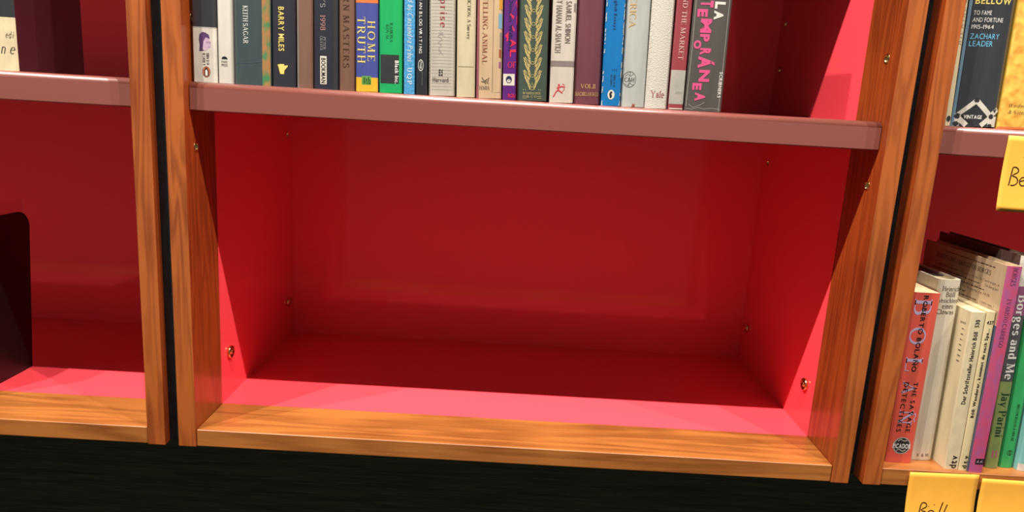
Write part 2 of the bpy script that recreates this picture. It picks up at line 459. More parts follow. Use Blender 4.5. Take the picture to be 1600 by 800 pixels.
def bookcase(x0, label, detail):
    root = empty('bookcase', (x0, 0, 0))
    tag(root, label, 'bookcase', 'row of bookcases')
    box('bottom_rail', 0.0003, OPEN - .0003, .0012, SD, -.0195, 0, 'cherry_rail', root, .0012, 3)
    box('top_rail', 0.0003, OPEN - .0003, .0012, SD, TOPZ - .06, TOPZ, 'cherry_rail', root, .0007)
    box('bottom_panel', 0, OPEN, SD, DEP, -.018, -.0002, 'red_paint', root)
    box('top_panel', 0, OPEN, SD, DEP, TOPZ - .018, TOPZ, 'red_paint', root)
    box('back_panel', -.016, OPEN + .016, DEP, DEP + .006, -.018, TOPZ, 'red_paint', root)
    front = [(.0246, .3060), (.0254, .4342)]
    back = [(.3265, .3060), (.3285, .4368), (.3277, .4994)]
    for sd in (0, 1):
        xa, xb = (-SW, 0) if sd == 0 else (OPEN, OPEN + SW)
        xi = 0 if sd == 0 else OPEN
        inn = 1 if sd == 0 else -1
        st = box('stile', xa, xb, 0, SD, -.0201, TOPZ, 'cherry_upright', root, .0009)
        st.data.materials.append(MATS['cherry_plank_face'])      # the wide plank faces are darker and redder, the edges paler
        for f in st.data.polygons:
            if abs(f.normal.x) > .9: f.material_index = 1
        pn = box('side_panel', xa + (.003 if sd == 0 else 0), xb - (0 if sd == 0 else .003), SD, DEP, -.018, TOPZ, 'red_paint', root)
        if detail:
            st.parent = None; pn.parent = None
            cut_holes(st, xi, front); cut_holes(pn, xi, back)
            st.parent = root; pn.parent = root
            for (y, z) in front + back:
                ow = st if y < SD else pn
                # sleeve lining the hole: short tube with a thin collar
                s = bm_obj('hole_sleeve', lathe_bm([(.0038, -.0095), (.0044, -.0095), (.0044, 0), (.0051, 0.0001), (.0051, .0004), (.0042, .0005), (.0038, 0), (.0038, -.0090)], 18), 'brass', ow, True)
                s.location = (xi, y, z); s.scale = (inn, 1, 1)
            for (y, z) in ((.097, .0562), (.3232, .0556)):
                s = bm_obj('shelf_stud', lathe_bm([(.0001, 0), (.0072, 0), (.0077, .0006), (.0077, .0030), (.0070, .0038), (.0058, .0038), (.0050, .0030), (.0030, .0030), (.0027, .0040), (.0018, .0046), (.0001, .0046)], 24), 'brass', pn, True)
                s.location = (xi, y, z); s.scale = (inn, 1, 1)
    return root
bookcase(0.0, 'cherry wood bookcase between the two black strips, lower compartment empty and red inside', True)
bookcase(-0.7532, 'cherry wood bookcase holding a black bookend against its red inside', False)
bookcase(0.7547, 'cherry wood bookcase with yellow handwritten notes stuck on its front edges', False)

# black filler strips closing the gaps between the bookcases
for xa, xb, y, lab in ((-.0339, -.0193, .011, 'black filler strip in the gap beside the bookend bookcase'),
                       (.7193, .7354, .0218, 'black filler strip in the gap beside the bookcase with yellow notes')):
    o = box('filler_strip', xa + .0002, xb - .0002, y, .36, -.0175, TOPZ - .002, 'black_strip')
    tag(o, lab, 'strip', 'filler strips between bookcases')

# adjustable shelves: painted boards with a rounded front edge
def shelf(x0, z, label, group=None):
    bm = box_bm(x0 + .0012, x0 + OPEN - .0012, REC, DEP - .002, z - LIP, z)
    def front(zv): return [e for e in bm.edges if all(abs(v.co.y - REC) < 1e-6 and abs(v.co.z - zv) < 1e-6 for v in e.verts)]
    bmesh.ops.bevel(bm, geom=front(z), offset=.0060, segments=8, affect='EDGES', profile=0.5)
    bmesh.ops.bevel(bm, geom=front(z - LIP), offset=.0012, segments=3, affect='EDGES', profile=0.5)
    o = bm_obj('shelf', bm, 'salmon_paint')
    for f in o.data.polygons: f.use_smooth = len(f.vertices) == 4 and f.area < 0.004
    return tag(o, label, 'shelf', group)
shelf(0.0, ZS, 'salmon pink shelf carrying the long row of upright books')
shelf(-.7532, ZS, 'salmon pink shelf carrying the book with a burgundy cover')
shelf(.7547, ZS, 'salmon pink shelf with a yellow note hanging from its front edge')
for x0 in (0.0, -.7532, .7547):
    shelf(x0, .765, 'salmon pink shelf one compartment above the ' + ('row of upright books' if x0 == 0 else 'burgundy book' if x0 < 0 else 'mottled golden book'), 'upper shelves')

# ---------------------------------------------------------------- books
class Book:
    def __init__(s, label, loc, w, h, d, lean, cover, hard=False, bulge=0.0, group='books', name='book', pages='pages'):
        s.w, s.h, s.d, s.hard = w, h, d, hard
        s.b = bulge
        s.root = empty(name, (loc[0], loc[1], loc[2] + w / 2 * abs(math.sin(math.radians(lean))) + .0001))
        s.root.rotation_euler = (0, math.radians(lean), 0)
        tag(s.root, label, 'book', group)
        th = .0022 if hard else .0005
        N = 14
        outer = [(-w / 2, d)] + [(-w / 2 + w * i / N, s.surf(i / N)) for i in range(N + 1)] + [(w / 2, d)]
        inner = [(-w / 2 + th, d)] + [(-w / 2 + th + (w - 2 * th) * i / N, s.surf(i / N) + th) for i in range(N + 1)] + [(w / 2 - th, d)]
        V, F = [], []
        n = len(outer)
        for z in (0.0, h):
            V += [(x, y, z) for x, y in outer] + [(x, y, z) for x, y in inner]
        for i in range(n - 1):
            F.append((i, i + 1, 2 * n + i + 1, 2 * n + i))
            F.append((n + i + 1, n + i, 3 * n + i, 3 * n + i + 1))
            F.append((i + 1, i, n + i, n + i + 1)); F.append((2 * n + i, 2 * n + i + 1, 3 * n + i + 1, 3 * n + i))
        for i in (0, n - 1):
            F.append((i, n + i, 3 * n + i, 2 * n + i))
        s.cover = mesh_obj('cover', V, F, cover, s.root)
        ins = .003 if hard else .0002
        box('page_block', -w / 2 + th + .0002, w / 2 - th - .0002, s.surf(.02) + th + .0006, d - (.003 if hard else .0006), ins, h - ins, pages, s.root)
        s.layer = 0
    def surf(s, t):
        k = abs(2 * t - 1)
        return s.b * k * k + max(0.0, (k - .9) / .1) ** 2 * min(.0012, s.w * .08)
    def at(s, t, hh, lift):
        return (-s.w / 2 + s.w * t, s.surf(min(1, max(0, t))) - lift, hh)
    def flat(s, name, pts_list, faces, material, lift):
        bm = bmesh.new()
        vs = [bm.verts.new((p[0], p[1], 0)) for p in pts_list]
        for f in faces:
            try: bm.faces.new([vs[i] for i in f])
            except ValueError: pass
        if s.b > .0005:
            bmesh.ops.triangulate(bm, faces=[f for f in bm.faces if len(f.verts) > 4])
            for _ in range(3):
                es = [e for e in bm.edges if abs(e.verts[0].co.x - e.verts[1].co.x) > .1]
                if not es: break
                bmesh.ops.subdivide_edges(bm, edges=es, cuts=1)
        for v in bm.verts: v.co = Vector(s.at(v.co.x, v.co.y, lift))
        return bm_obj(name, bm, material, s.root)
    def band(s, s0, s1, h0, h1, material, name='printed_band', lift=.00008):
        n = 20
        V, F = [], []
        for i in range(n + 1):
            t = s0 + (s1 - s0) * i / n
            V += [(t, h0), (t, h1)]
        for i in range(n): F.append((2 * i, 2 * i + 2, 2 * i + 3, 2 * i + 1))
        return s.flat(name, V, F, material, lift)
    def disc(s, t, hh, r, material, ry=None, name='emblem', lift=.00014, n=24, r0=0.0):
        """Disc, ellipse or ring in metres round (t, hh)."""
        ry = ry or r
        V, F = [], []
        for i in range(n):
            a = 2 * math.pi * i / n
            V.append((t + r * math.cos(a) / s.w, hh + ry * math.sin(a)))
        if r0 <= 0: F.append(tuple(range(n)))
        else:
            for i in range(n):
                a = 2 * math.pi * i / n
                V.append((t + r * r0 * math.cos(a) / s.w, hh + ry * r0 * math.sin(a)))
            for i in range(n): F.append((i, (i + 1) % n, n + (i + 1) % n, n + i))
        return s.flat(name, V, F, material, lift)
    def poly(s, pts, material, name='emblem', lift=.00016):
        return s.flat(name, pts, [tuple(range(len(pts)))], material, lift)
    def strokes(s, lines, material, width, name='drawn_lines', lift=.00018):
        """Pen lines; points are (t, height in m), width in m."""
        V, F = [], []
        for ln in lines:
            ribbon([((t - .5) * s.w, hh) for t, hh in ln], V, F, const=width)
        return s.flat(name, [(x / s.w + .5, hh) for x, hh in V], F, material, lift)
    def text(s, font, rot, txt, s0, s1, h0, h1, material, lift=.00022):
        h0 /= 1000; h1 /= 1000
        if rot == 'H': along, across = (s1 - s0) * s.w, h1 - h0
        else: along, across = h1 - h0, (s1 - s0) * s.w
        V, F = text_layout(font, txt, along / across)
        W = along / across
        out = []
        for a, c in V:
            a /= W
            if rot == 'D': out.append((s0 + c * (s1 - s0), h1 - a * (h1 - h0)))
            elif rot == 'U': out.append((s1 - c * (s1 - s0), h0 + a * (h1 - h0)))
            else: out.append((s0 + a * (s1 - s0), h0 + c * (h1 - h0)))
        return s.flat('lettering', out, F, material, lift)
    def jacket(s, extra=.003):
        """Clear protective sleeve round the cover, standing a little proud at the top."""
        w, d = s.w / 2 + .0004, s.d * .96
        V, F = [], []
        pts = [(-w, d), (-w, -.0006), (w, -.0006), (w, d)]
        for z in (.0002, s.h + extra): V += [(x, y, z) for x, y in pts]
        F = [(0, 1, 5, 4), (1, 2, 6, 5), (2, 3, 7, 6)]
        return mesh_obj('clear_sleeve', V, F, 'clear_plastic', s.root)

# cover materials: colour, roughness, coat
COVERS = {
 'penguin': ((58, 58, 62), .35, .3), 'white': ((214, 208, 196), .5, 0), 'sagar': ((66, 80, 82), .3, .8), 'miles': ((50, 50, 60), .3, .8),
 'brown': ((128, 94, 76), .45, .4), 'essays': ((46, 50, 60), .3, .6), 'masters': ((118, 82, 62), .6, 0), 'home': ((72, 82, 156), .4, .3),
 'green': ((26, 172, 96), .4, .3), 'pybus': ((76, 152, 200), .4, .3), 'blog': ((44, 46, 52), .3, .6), 'harvard': ((192, 184, 170), .5, .2),
 'survey': ((208, 194, 160), .55, 0), 'animal': ((206, 176, 140), .4, .5), 'purple': ((92, 32, 120), .4, .3), 'gilt': ((62, 78, 66), .5, .2),
 'shimon': ((208, 196, 182), .45, .2), 'maroon': ((108, 54, 66), .5, .2), 'blue': ((12, 116, 184), .4, .3), 'erica': ((186, 188, 182), .35, .6),
 'yale': ((204, 198, 184), .6, 0), 'market': ((154, 64, 72), .4, .4), 'contemp': ((92, 88, 84), .4, .8),
 'savage': ((228, 92, 74), .45, .3), 'clown': ((236, 226, 202), .5, .3), 'schrift': ((226, 208, 168), .55, 0), 'spa': ((228, 209, 163), .55, 0),
 'carriego': ((214, 186, 152), .4, .5), 'parini': ((92, 70, 64), .4, .4), 'hulme': ((56, 176, 98), .5, .2), 'teal': ((134, 200, 196), .5, .2),
 'belloc': ((214, 198, 160), .5, .2), 'bellow': ((58, 62, 68), .3, .8), 'goldmap': ((224, 178, 72), .4, .3), 'burgundy': ((66, 20, 30), .5, .1),
}
for k, (c, r, ct) in COVERS.items():
    mat('cover_' + k, rgb(*c, .82), r, coat=ct, var=.16, scale=(90, 90, 14), bump=.12)
mat('cover_yale_weave', rgb(206, 200, 188, .8), .7, var=.12, scale=(900, 900, 900), bump=.9)
for _n, _c, _v2 in (('print_faint', (182, 174, 160), None), ('paper_white', (222, 214, 200), None), ('paper_grey', (176, 170, 160), None), ('paper_cream', (222, 206, 168), None), ('print_orange', (226, 122, 66), None),
                    ('print_yellow', (238, 184, 46), None), ('print_lime', (96, 160, 66), None), ('print_black', (48, 50, 52), None), ('print_slate', (84, 90, 118), None),
                    ('print_pink', (214, 82, 120), (182, 96, 150)), ('print_olive', (146, 158, 92), (124, 146, 86)), ('print_charcoal', (82, 84, 86), None), ('print_mauve', (150, 86, 124), None),
                    ('print_skyblue', (120, 160, 186), None), ('print_rust', (150, 76, 50), None), ('print_rosewood', (150, 84, 92), None), ('print_ochre', (206, 140, 40), None),
                    ('print_taupe', (134, 120, 116), None), ('print_red', (196, 50, 56), None)):
    mat(_n, rgb(*_c, .82), .45, coat=.2, var=.15, scale=(120, 120, 60), col2=rgb(*_v2, .82) if _v2 else None)
mat('print_camouflage', rgb(66, 120, 78), .35, coat=.6, var=.9, scale=(160, 160, 90), col2=rgb(168, 110, 66))
mat('print_goldmap', rgb(232, 192, 86), .4, coat=.4, var=.9, scale=(110, 110, 110), col2=rgb(196, 134, 52))
mat('print_bluespeckle', rgb(76, 158, 208), .4, coat=.3, var=.5, scale=(500, 500, 500), col2=rgb(60, 118, 158))

# spine measures: name, base x, thickness, lean, (front y, height,) lettering (face, direction, text, span across, height span in mm, ink)
BOOKS_MAIN = [
 ('penguin', 15.1, 24.5, 0.2, [('sans', 'D', 'ISBN 0 14', 0.56, 0.68, 17.3, 28.5, 'ink_black'), ('sans', 'D', '01 5408 9', 0.41, 0.52, 16.7, 28.5, 'ink_black')]),
 ('white', 35.5, 14.0, 0.2, [('sans', 'H', 'PARK', 0.25, 0.68, 20.0, 22.2, 'ink_black'), ('sans', 'H', 'PRESS', 0.25, 0.68, 16.6, 19.1, 'ink_black')]),
 ('sagar', 62.2, 36.8, 0.2, [('serif', 'D', 'KEITH SAGAR', 0.27, 0.41, 39.8, 75.9, 'ink_white')]),
 ('miles', 93.9, 23.3, 0, [('cond', 'D', 'BARRY MILES', 0.29, 0.54, 34.8, 77.0, 'ink_yellow')]),
 ('brown', 114.7, 15.8, -0.2, []),
 ('essays', 136.2, 24.4, -0.4, [('serif', 'D', 'AYS', 0.28, 0.5, 78.8, 96.2, 'ink_grey'), ('serif', 'D', '1998', 0.28, 0.5, 56.9, 71.5, 'ink_rose'), ('serif', 'D', 'PETER', 0.4, 0.51, 38.5, 50.8, 'ink_grey'), ('serif', 'D', 'CRAVEN', 0.27, 0.38, 37.8, 51.4, 'ink_grey'), ('cond', 'D', 'BOOKMAN', 0.31, 0.5, 6.0, 30.4, 'ink_black')]),
 ('masters', 157.6, 16.1, -0.6, [('serif', 'D', 'RN MASTERS', 0.26, 0.66, 22.3, 90.8, 'ink_brown')]),
 ('home', 177.9, 22.0, -0.9, [('serif', 'D', 'HOME', 0.54, 0.88, 29.7, 68.4, 'ink_yellow'), ('serif', 'D', 'TRUTH', 0.07, 0.43, 27.8, 72.0, 'ink_yellow'), ('serif', 'H', '4th', 0.3, 0.68, 7.5, 14.1, 'ink_black')]),
 ('green', 201.8, 22.8, -1.1, [('serif', 'D', 'RAMONA', 0.46, 0.6, 49.6, 67.9, 'ink_darkgreen'), ('serif', 'D', 'KOVAL', 0.29, 0.42, 52.0, 66.1, 'ink_darkgreen'), ('bold', 'D', 'Black Inc.', 0.69, 0.86, 9.2, 31.7, 'ink_white')]),
 ('pybus', 220.6, 11.0, -1.2, [('italic', 'D', 'rd by Cassandra Pybus', 0.22, 0.82, 31.5, 94.3, 'ink_white'), ('serif', 'D', 'UQP', 0.25, 0.75, 9.6, 25.9, 'ink_white')]),
 ('blog', 233.3, 10.8, -1.4, [('mono', 'D', 'IAN BLOG WRITING', 0.25, 0.52, 40.3, 91.4, 'ink_white'), ('sans', 'D', 'nup', 0.28, 0.52, 25.4, 32.2, 'ink_white'), ('sans', 'D', 'university press', 0.5, 0.6, 9.7, 22.9, 'ink_grey')]),
 ('harvard', 253.2, 26.3, -1.6, [('serif', 'D', 'prise', 0.36, 0.68, 66.5, 93.7, 'ink_red'), ('serif', 'H', 'Harvard', 0.16, 0.77, 13.4, 17.8, 'ink_black')]),
 ('survey', 277.8, 18.4, -1.8, [('serif', 'D', 'FICTION: A Survey', 0.5, 0.74, 56.3, 95.7, 'ink_dim')]),
 ('animal', 301.2, 25.4, -1.9, [('serif', 'D', 'TELLING ANIMAL', 0.22, 0.42, 33.6, 97.6, 'ink_redbrown'), ('serif', 'H', 'HMH', 0.13, 0.52, 8.6, 12.3, 'ink_dim')]),
 ('purple', 321.9, 13.1, -2.0, [('sans', 'D', 'Duncan Williams', 0.38, 0.66, 47.7, 97.5, 'ink_navy'), ('bold', 'D', 'A', 0.5, 0.95, 51.4, 58.8, 'ink_crimson'), ('bold', 'D', 'L', 0.5, 0.95, 41.6, 49.0, 'ink_crimson'), ('serif', 'H', 'OF', 0.35, 0.98, 31.3, 37.2, 'ink_crimson'), ('bold', 'H', 'ROU', 0.42, 0.98, 2.2, 6.0, 'ink_crimson')]),
 ('gilt', 344.9, 29.9, -2.1, [('serif', 'H', 'WARD LOCK', 0.19, 0.8, 6.3, 8.6, 'gilt'), ('serif', 'H', '& CO', 0.34, 0.66, 3.1, 5.3, 'gilt')]),
 ('shimon', 374.7, 23.6, -1.7, [('cond', 'D', 'BY SAMUEL SHIMON', 0.55, 0.79, 58.1, 106.5, 'ink_taupe'), ('cond', 'D', 'BY HANAN AL-SHAYKH', 0.14, 0.4, 48.9, 101.2, 'ink_taupe')]),
 ('maroon', 400.8, 26.6, -1.7, [('serif', 'H', 'VOL.II', 0.24, 0.8, 15.5, 19.9, 'ink_gold'), ('serif', 'H', 'MACMILLAN & CO', 0.05, 0.93, 7.9, 12.0, 'ink_gold')]),
 ('blue', 424.9, 19.1, -1.6, [('sans', 'D', 'English Essays', 0.38, 0.58, 73.8, 107.0, 'ink_navy'), ('sans', 'D', 'ISBN 0 14', 0.58, 0.68, 18.8, 30.7, 'ink_black'), ('sans', 'D', '02 0009 1', 0.42, 0.52, 19.4, 30.7, 'ink_black'), ('bold', 'H', 'III', 0.5, 0.72, 34.4, 36.3, 'ink_black')]),
 ('erica', 447.4, 23.6, -1.5, [('serif', 'D', 'ERICA', 0.13, 0.4, 76.9, 105.2, 'ink_gold'), ('serif', 'H', 'C&H', 0.08, 0.5, 24.5, 28.8, 'ink_black')]),
 ('yale', 471.1, 22.8, -1.1, [('serif', 'H', 'Yale', 0.22, 0.82, 10.7, 17.6, 'ink_red')]),
 ('market', 490.9, 14.8, -0.8, [('serif', 'D', 'ND THE MARKET', 0.36, 0.7, 48.7, 107.8, 'ink_pink'), ('serif', 'H', '1994', 0.35, 0.85, 15.6, 18.1, 'ink_grey')]),
 ('contemp', 518.2, 37.2, -0.6, [('heavy', 'D', 'N', 0.142, 0.38, 106.9, 112.3, 'ink_pinkhot'), ('heavy', 'D', 'T', 0.171, 0.512, 100.0, 106.3, 'ink_pinkhot'), ('heavy', 'D', 'E', 0.11, 0.379, 90.7, 98.2, 'ink_pinkhot'), ('heavy', 'D', 'M', 0.223, 0.515, 75.8, 89.2, 'ink_pinkhot'), ('heavy', 'D', 'P', 0.24, 0.492, 67.4, 74.6, 'ink_pinkhot'), ('heavy', 'D', 'O', 0.088, 0.291, 60.2, 68.5, 'ink_pinkhot'), ('heavy', 'D', 'R', 0.273, 0.561, 54.6, 61.2, 'ink_pinkhot'), ('heavy', 'D', 'Á', 0.249, 0.696, 41.9, 53.4, 'ink_pinkhot'), ('heavy', 'D', 'N', 0.304, 0.592, 28.7, 40.4, 'ink_pinkhot'), ('heavy', 'D', 'E', 0.159, 0.406, 20.5, 27.3, 'ink_pinkhot'), ('heavy', 'D', 'A', 0.25, 0.533, 9.8, 18.1, 'ink_pinkhot'), ('heavy', 'D', 'L', 0.55, 0.83, 99.1, 105.7, 'ink_white'), ('heavy', 'D', 'A', 0.55, 0.8, 88.8, 97.3, 'ink_white'), ('bold', 'D', 'SCRIBNERS', 0.86, 0.95, 14.0, 39.1, 'ink_white')]),
]
BOOKS_LOW = [
 ('savage', 780.0, 28.4, -0.41, 16.5, 196.9, [('serif', 'D', 'B', 0.08, 0.72, 172.0, 189.8, 'lilac'), ('serif', 'D', 'O', 0.08, 0.7, 138.9, 158.4, 'lilac'), ('serif', 'D', 'L', 0.12, 0.75, 108.1, 124.3, 'lilac'), ('serif', 'D', 'A', 0.15, 0.65, 81.3, 97.0, 'lilac'), ('serif', 'D', 'Ñ', 0.2, 0.88, 45.7, 63.2, 'lilac'), ('bold', 'D', 'ROBERTO BOLAÑO', 0.38, 0.6, 108.1, 194.0, 'ink_black'), ('cond', 'D', 'THE SAVAGE', 0.56, 0.73, 37.3, 96.2, 'ink_black'), ('cond', 'D', 'DETECTIVES', 0.2, 0.38, 37.3, 95.5, 'ink_black'), ('bold', 'H', 'PICADOR', 0.17, 0.88, 17.3, 23.1, 'ink_white')]),
 ('clown', 811.2, 21.2, -1.23, 26.0, 212.7, [('serif', 'H', 'Heinrich', 0.2, 0.97, 197.8, 203.2, 'ink_dim'), ('serif', 'H', 'Böll', 0.38, 0.8, 191.4, 196.8, 'ink_dim'), ('serif', 'H', 'Ansichten', 0.02, 0.97, 185.0, 190.3, 'ink_dim'), ('serif', 'H', 'eines', 0.3, 0.78, 178.5, 183.9, 'ink_dim'), ('serif', 'H', 'Clowns', 0.1, 0.85, 172.0, 177.4, 'ink_dim'), ('serif', 'H', 'K & W', 0.25, 0.85, 4.1, 8.0, 'ink_dim')]),
 ('schrift', 834.5, 15.3, -1.09, 7.5, 181.0, [('bold', 'U', 'Der Schriftsteller Heinrich Böll', 0.35, 0.65, 77.2, 159.4, 'ink_black'), ('bold', 'U', '530', 0.35, 0.65, 164.4, 172.9, 'ink_black'), ('bold', 'U', 'dtv', 0.3, 0.8, 1.3, 16.7, 'ink_black')]),
 ('spa', 846.8, 8.9, -0.97, 6.5, 182.7, [('bold', 'U', 'Böll: Wanderer, kommst du nach Spa...', 0.2, 0.7, 62.7, 164.1, 'ink_black'), ('bold', 'H', '437', 0.1, 0.9, 168.7, 172.9, 'ink_black'), ('bold', 'U', 'dtv', 0.3, 0.85, 2.6, 18.0, 'ink_black')]),
 ('carriego', 858.8, 15.5, -0.57, 3.5, 233.4, [('serif', 'D', 'BORGES', 0.35, 0.7, 212.5, 231.7, 'ink_violet'), ('serif', 'D', 'EVARISTO CARRIEGO', 0.35, 0.65, 145.2, 198.0, 'ink_violet')]),
 ('parini', 885.0, 14.0, -1.94, 15.5, 173.3, [('serifb', 'D', 'Borges and Me', 0.06, 0.92, 105.1, 200.3, 'ink_white'), ('serifb', 'D', 'Jay Parini', 0.1, 0.9, 38.0, 90.2, 'ink_forest')]),
 ('hulme', 903.3, 15.2, -1.64, 18.5, 100.5, [('serif', 'D', 'BROTHERSTON & HULME', 0.45, 0.65, 32.3, 76.5, 'ink_forest')]),
 ('teal', 920.5, 15.9, -0.91, 13.0, 74.0, []),
]
BOOKS_HIGH = [
 ('belloc', 769.6, 6.1, -2.08, 20.0, [('serif', 'U', 'HILAIRE BELLOC', 0.1, 0.8, 79.5, 151.6, 'ink_taupe')]),
 ('bellow', 794.9, 45.3, -1.54, 16.0, [('bold', 'H', 'BELLOW', 0.1, 0.88, 118.1, 124.6, 'ink_yellow'), ('sans', 'H', 'TO FAME', 0.1, 0.47, 107.9, 112.1, 'ink_white'), ('sans', 'H', 'AND FORTUNE', 0.1, 0.75, 101.3, 105.5, 'ink_white'), ('sans', 'H', '1915-1964', 0.1, 0.56, 94.9, 98.8, 'ink_white'), ('sans', 'H', 'ZACHARY', 0.1, 0.72, 85.2, 90.4, 'ink_sky'), ('sans', 'H', 'LEADER', 0.1, 0.6, 78.2, 83.4, 'ink_sky'), ('bold', 'H', 'VINTAGE', 0.22, 0.62, 7.7, 11.5, 'ink_white')]),
 ('goldmap', 835.5, 34.1, -0.87, 16.0, [('italic', 'H', 'Weidenfeld', 0.22, 0.95, 21.5, 25.3, 'ink_dim'), ('italic', 'H', '& Nicolson', 0.22, 0.95, 15.1, 18.9, 'ink_dim')]),
]


LABELS = {
 'penguin': 'black paperback with white foot showing a purple portrait and oval emblem',
 'white': 'thin plain white paperback beside the one with the purple portrait',
 'sagar': 'dark slate hardback with small white capitals and a green and orange cover edge',
 'miles': 'charcoal book with bold yellow capitals above a yellow emblem', 'brown': 'plain unlettered brown book between the yellow-lettered charcoal one and the navy one',
 'essays': 'navy book marked 1998 with a white lettered block at its foot', 'masters': 'worn brown cloth book stamped in large dark letters',
 'home': 'blue paperback with two rows of large yellow letters and a yellow foot', 'green': 'bright green paperback with a black block near its foot',
 'pybus': 'thin light blue paperback lettered in white script', 'blog': 'thin black book with white typewriter letters and an oval emblem',
 'harvard': 'pale grey book with faint stripes, red letters and a grid of black squares', 'survey': 'plain cream book crossed by one thin line',
 'animal': 'beige book with red brown capitals and a thin framed picture edge', 'purple': 'narrow purple book with red letters and a white badge',
 'gilt': 'dark green cloth book with gilt leaf ornament down its spine', 'shimon': 'cream paperback with a grey band and a small red archer',
 'maroon': 'maroon cloth book stamped VOL.II in gold', 'blue': 'bright blue paperback with scuffed white edges and a white oval emblem',
 'erica': 'pale grey book with gold letters and a round black monogram', 'yale': 'white linen book with one short dull red word at its foot',
 'market': 'slim dusty red book with pink capitals and a pale grey foot', 'contemp': 'thick charcoal book with bouncing hot pink capital letters',
}
BK = {}
HARD = {'sagar': .0025, 'miles': .002, 'essays': .002, 'masters': .0025, 'harvard': .002, 'survey': .002, 'gilt': .003, 'maroon': .0035, 'erica': .003, 'yale': .0025,
        'market': .001, 'contemp': .001, 'animal': .0015, 'brown': .002}
need = set()
for lst in (BOOKS_MAIN, BOOKS_LOW, BOOKS_HIGH):
    for bk in lst:
        for tx in bk[-1]:
            if tx[0] in SANS_OFFSET: need |= {(tx[0], c) for c in tx[2] if c != ' '}
build_sans(need)
rnd = random.Random(3)
for key, xb, w, lean, texts in BOOKS_MAIN:
    h = rnd.uniform(.198, .226); d = rnd.uniform(.13, .155)
    b = Book(LABELS[key], (xb / 1000, .0172 + rnd.uniform(-.001, .001), ZS), w / 1000, h, d, lean,
             'cover_yale_weave' if key == 'yale' else 'cover_' + key, key in HARD, HARD.get(key, .0004), 'books in the long row above the empty compartment')
    BK[key] = b
    for tx in texts: b.text(*tx)

b = BK['penguin']
b.band(.0, 1.0, .0, .0525, 'paper_white', 'printed_foot'); b.band(.0, 1.0, .0528, .0534, 'paper_white', 'printed_rule')
b.poly([(.27, .030), (.30, .036), (.27, .041), (.30, .046), (.42, .0487), (.55, .0482), (.68, .0462), (.72, .0425), (.66, .0418), (.56, .0438), (.46, .0400), (.44, .0360), (.42, .0325), (.46, .0305), (.80, .0298)], 'ink_purple', 'portrait', .00014)
b.poly([(.46, .0400), (.56, .0436), (.68, .0424), (.75, .0392), (.76, .0366), (.74, .0344), (.66, .0326), (.58, .0318), (.52, .0304), (.44, .0316), (.45, .0360)], 'ink_mauve', 'portrait', .00017)
b.strokes([[(.58, .0390), (.64, .0396), (.66, .0386), (.60, .0380), (.58, .0390)], [(.68, .0390), (.75, .0390), (.74, .0380), (.68, .0380)], [(.64, .0346), (.72, .0344)]], 'ink_purple', .0004)
b.disc(.55, .0102, .0040, 'ink_orange', .0054); b.disc(.55, .0102, .0040, 'ink_black', .0054, r0=.93, lift=.00016)
b.poly([(.46, .0066), (.46, .0115), (.52, .0142), (.57, .0145), (.60, .013), (.64, .011), (.64, .0066), (.55, .0058)], 'ink_black', 'emblem', .00018)
b.poly([(.50, .007), (.50, .0112), (.55, .0128), (.60, .0108), (.60, .007), (.55, .0062)], 'ink_white', 'emblem', .0002)
b = BK['white']
b.poly([(.25 + .215 - .215 * math.cos(math.pi * i / 10), .0235 + .0028 * math.sin(math.pi * i / 10)) for i in range(11)], 'ink_black')
b = BK['sagar']; b.band(.78, .985, .0, b.h, 'print_camouflage', 'printed_edge'); b.strokes([[(.02, .0205), (.5, .0215), (.78, .0235)]], 'print_slate', .0003)
b = BK['miles']
b.poly([(.36, .0124), (.52, .0124), (.54, .0162), (.68, .0200), (.68, .0212), (.53, .0206), (.53, .0222), (.38, .0222), (.38, .0206), (.24, .0214), (.26, .0200), (.37, .0165)], 'ink_yellow')
b = BK['brown']; b.band(.03, .16, 0, b.h, 'print_taupe', 'printed_edge')
b = BK['essays']; b.band(.27, .54, .0048, .0323, 'paper_white', 'printed_block'); b.band(.83, .97, 0, b.h, 'print_black', 'printed_edge')
b = BK['home']; b.band(.0, 1.0, .0853, b.h, 'print_orange'); b.band(.0, 1.0, 0, .0138, 'print_yellow'); b.band(.27, .70, .0066, .0152, 'print_lime', 'printed_block', .00012)
b = BK['green']; b.band(.05, .87, .0092, .0372, 'print_black', 'printed_block')
b = BK['pybus']; b.band(.0, 1.0, 0, b.h, 'print_bluespeckle', 'printed_spine')
b = BK['blog']; b.disc(.42, .0288, .0026, 'ink_white', .0056, r0=.86)
b = BK['harvard']
for i in range(2):
    for j in range(3): b.band(.39 + i * .09, .46 + i * .09, .0192 + j * .0024, .0210 + j * .0024, 'ink_black', 'emblem')
b.strokes([[(.44 + .10 * math.sin(i * .55) * (1 - i / 60), .0622 - i * .00052) for i in range(44)], [(.36, .0612), (.5, .0600), (.62, .0572)], [(.38, .0440), (.50, .0418), (.56, .0396)]], 'ink_grey', .00035)
b.strokes([[(.03, .006 + i * .0032), (.97, .006 + i * .0032)] for i in range(30)], 'print_faint', .0007, 'printed_lines', .0001)
b = BK['survey']; b.strokes([[(.06, .0298), (.94, .0298)]], 'ink_dim', .0003)
b = BK['animal']; b.band(.0, .1, 0, b.h, 'print_rosewood', 'printed_edge'); b.strokes([[(.64, b.h), (.64, .0062), (.95, .0062)]], 'ink_dim', .0003)
b.strokes([[(.22, .0205), (.30, .0175), (.40, .0165), (.50, .0140), (.46, .0170), (.50, .0205)], [(.20, .0165), (.32, .0160), (.40, .0142)], [(.36, .0175), (.44, .0190)]], 'ink_dim', .0007)
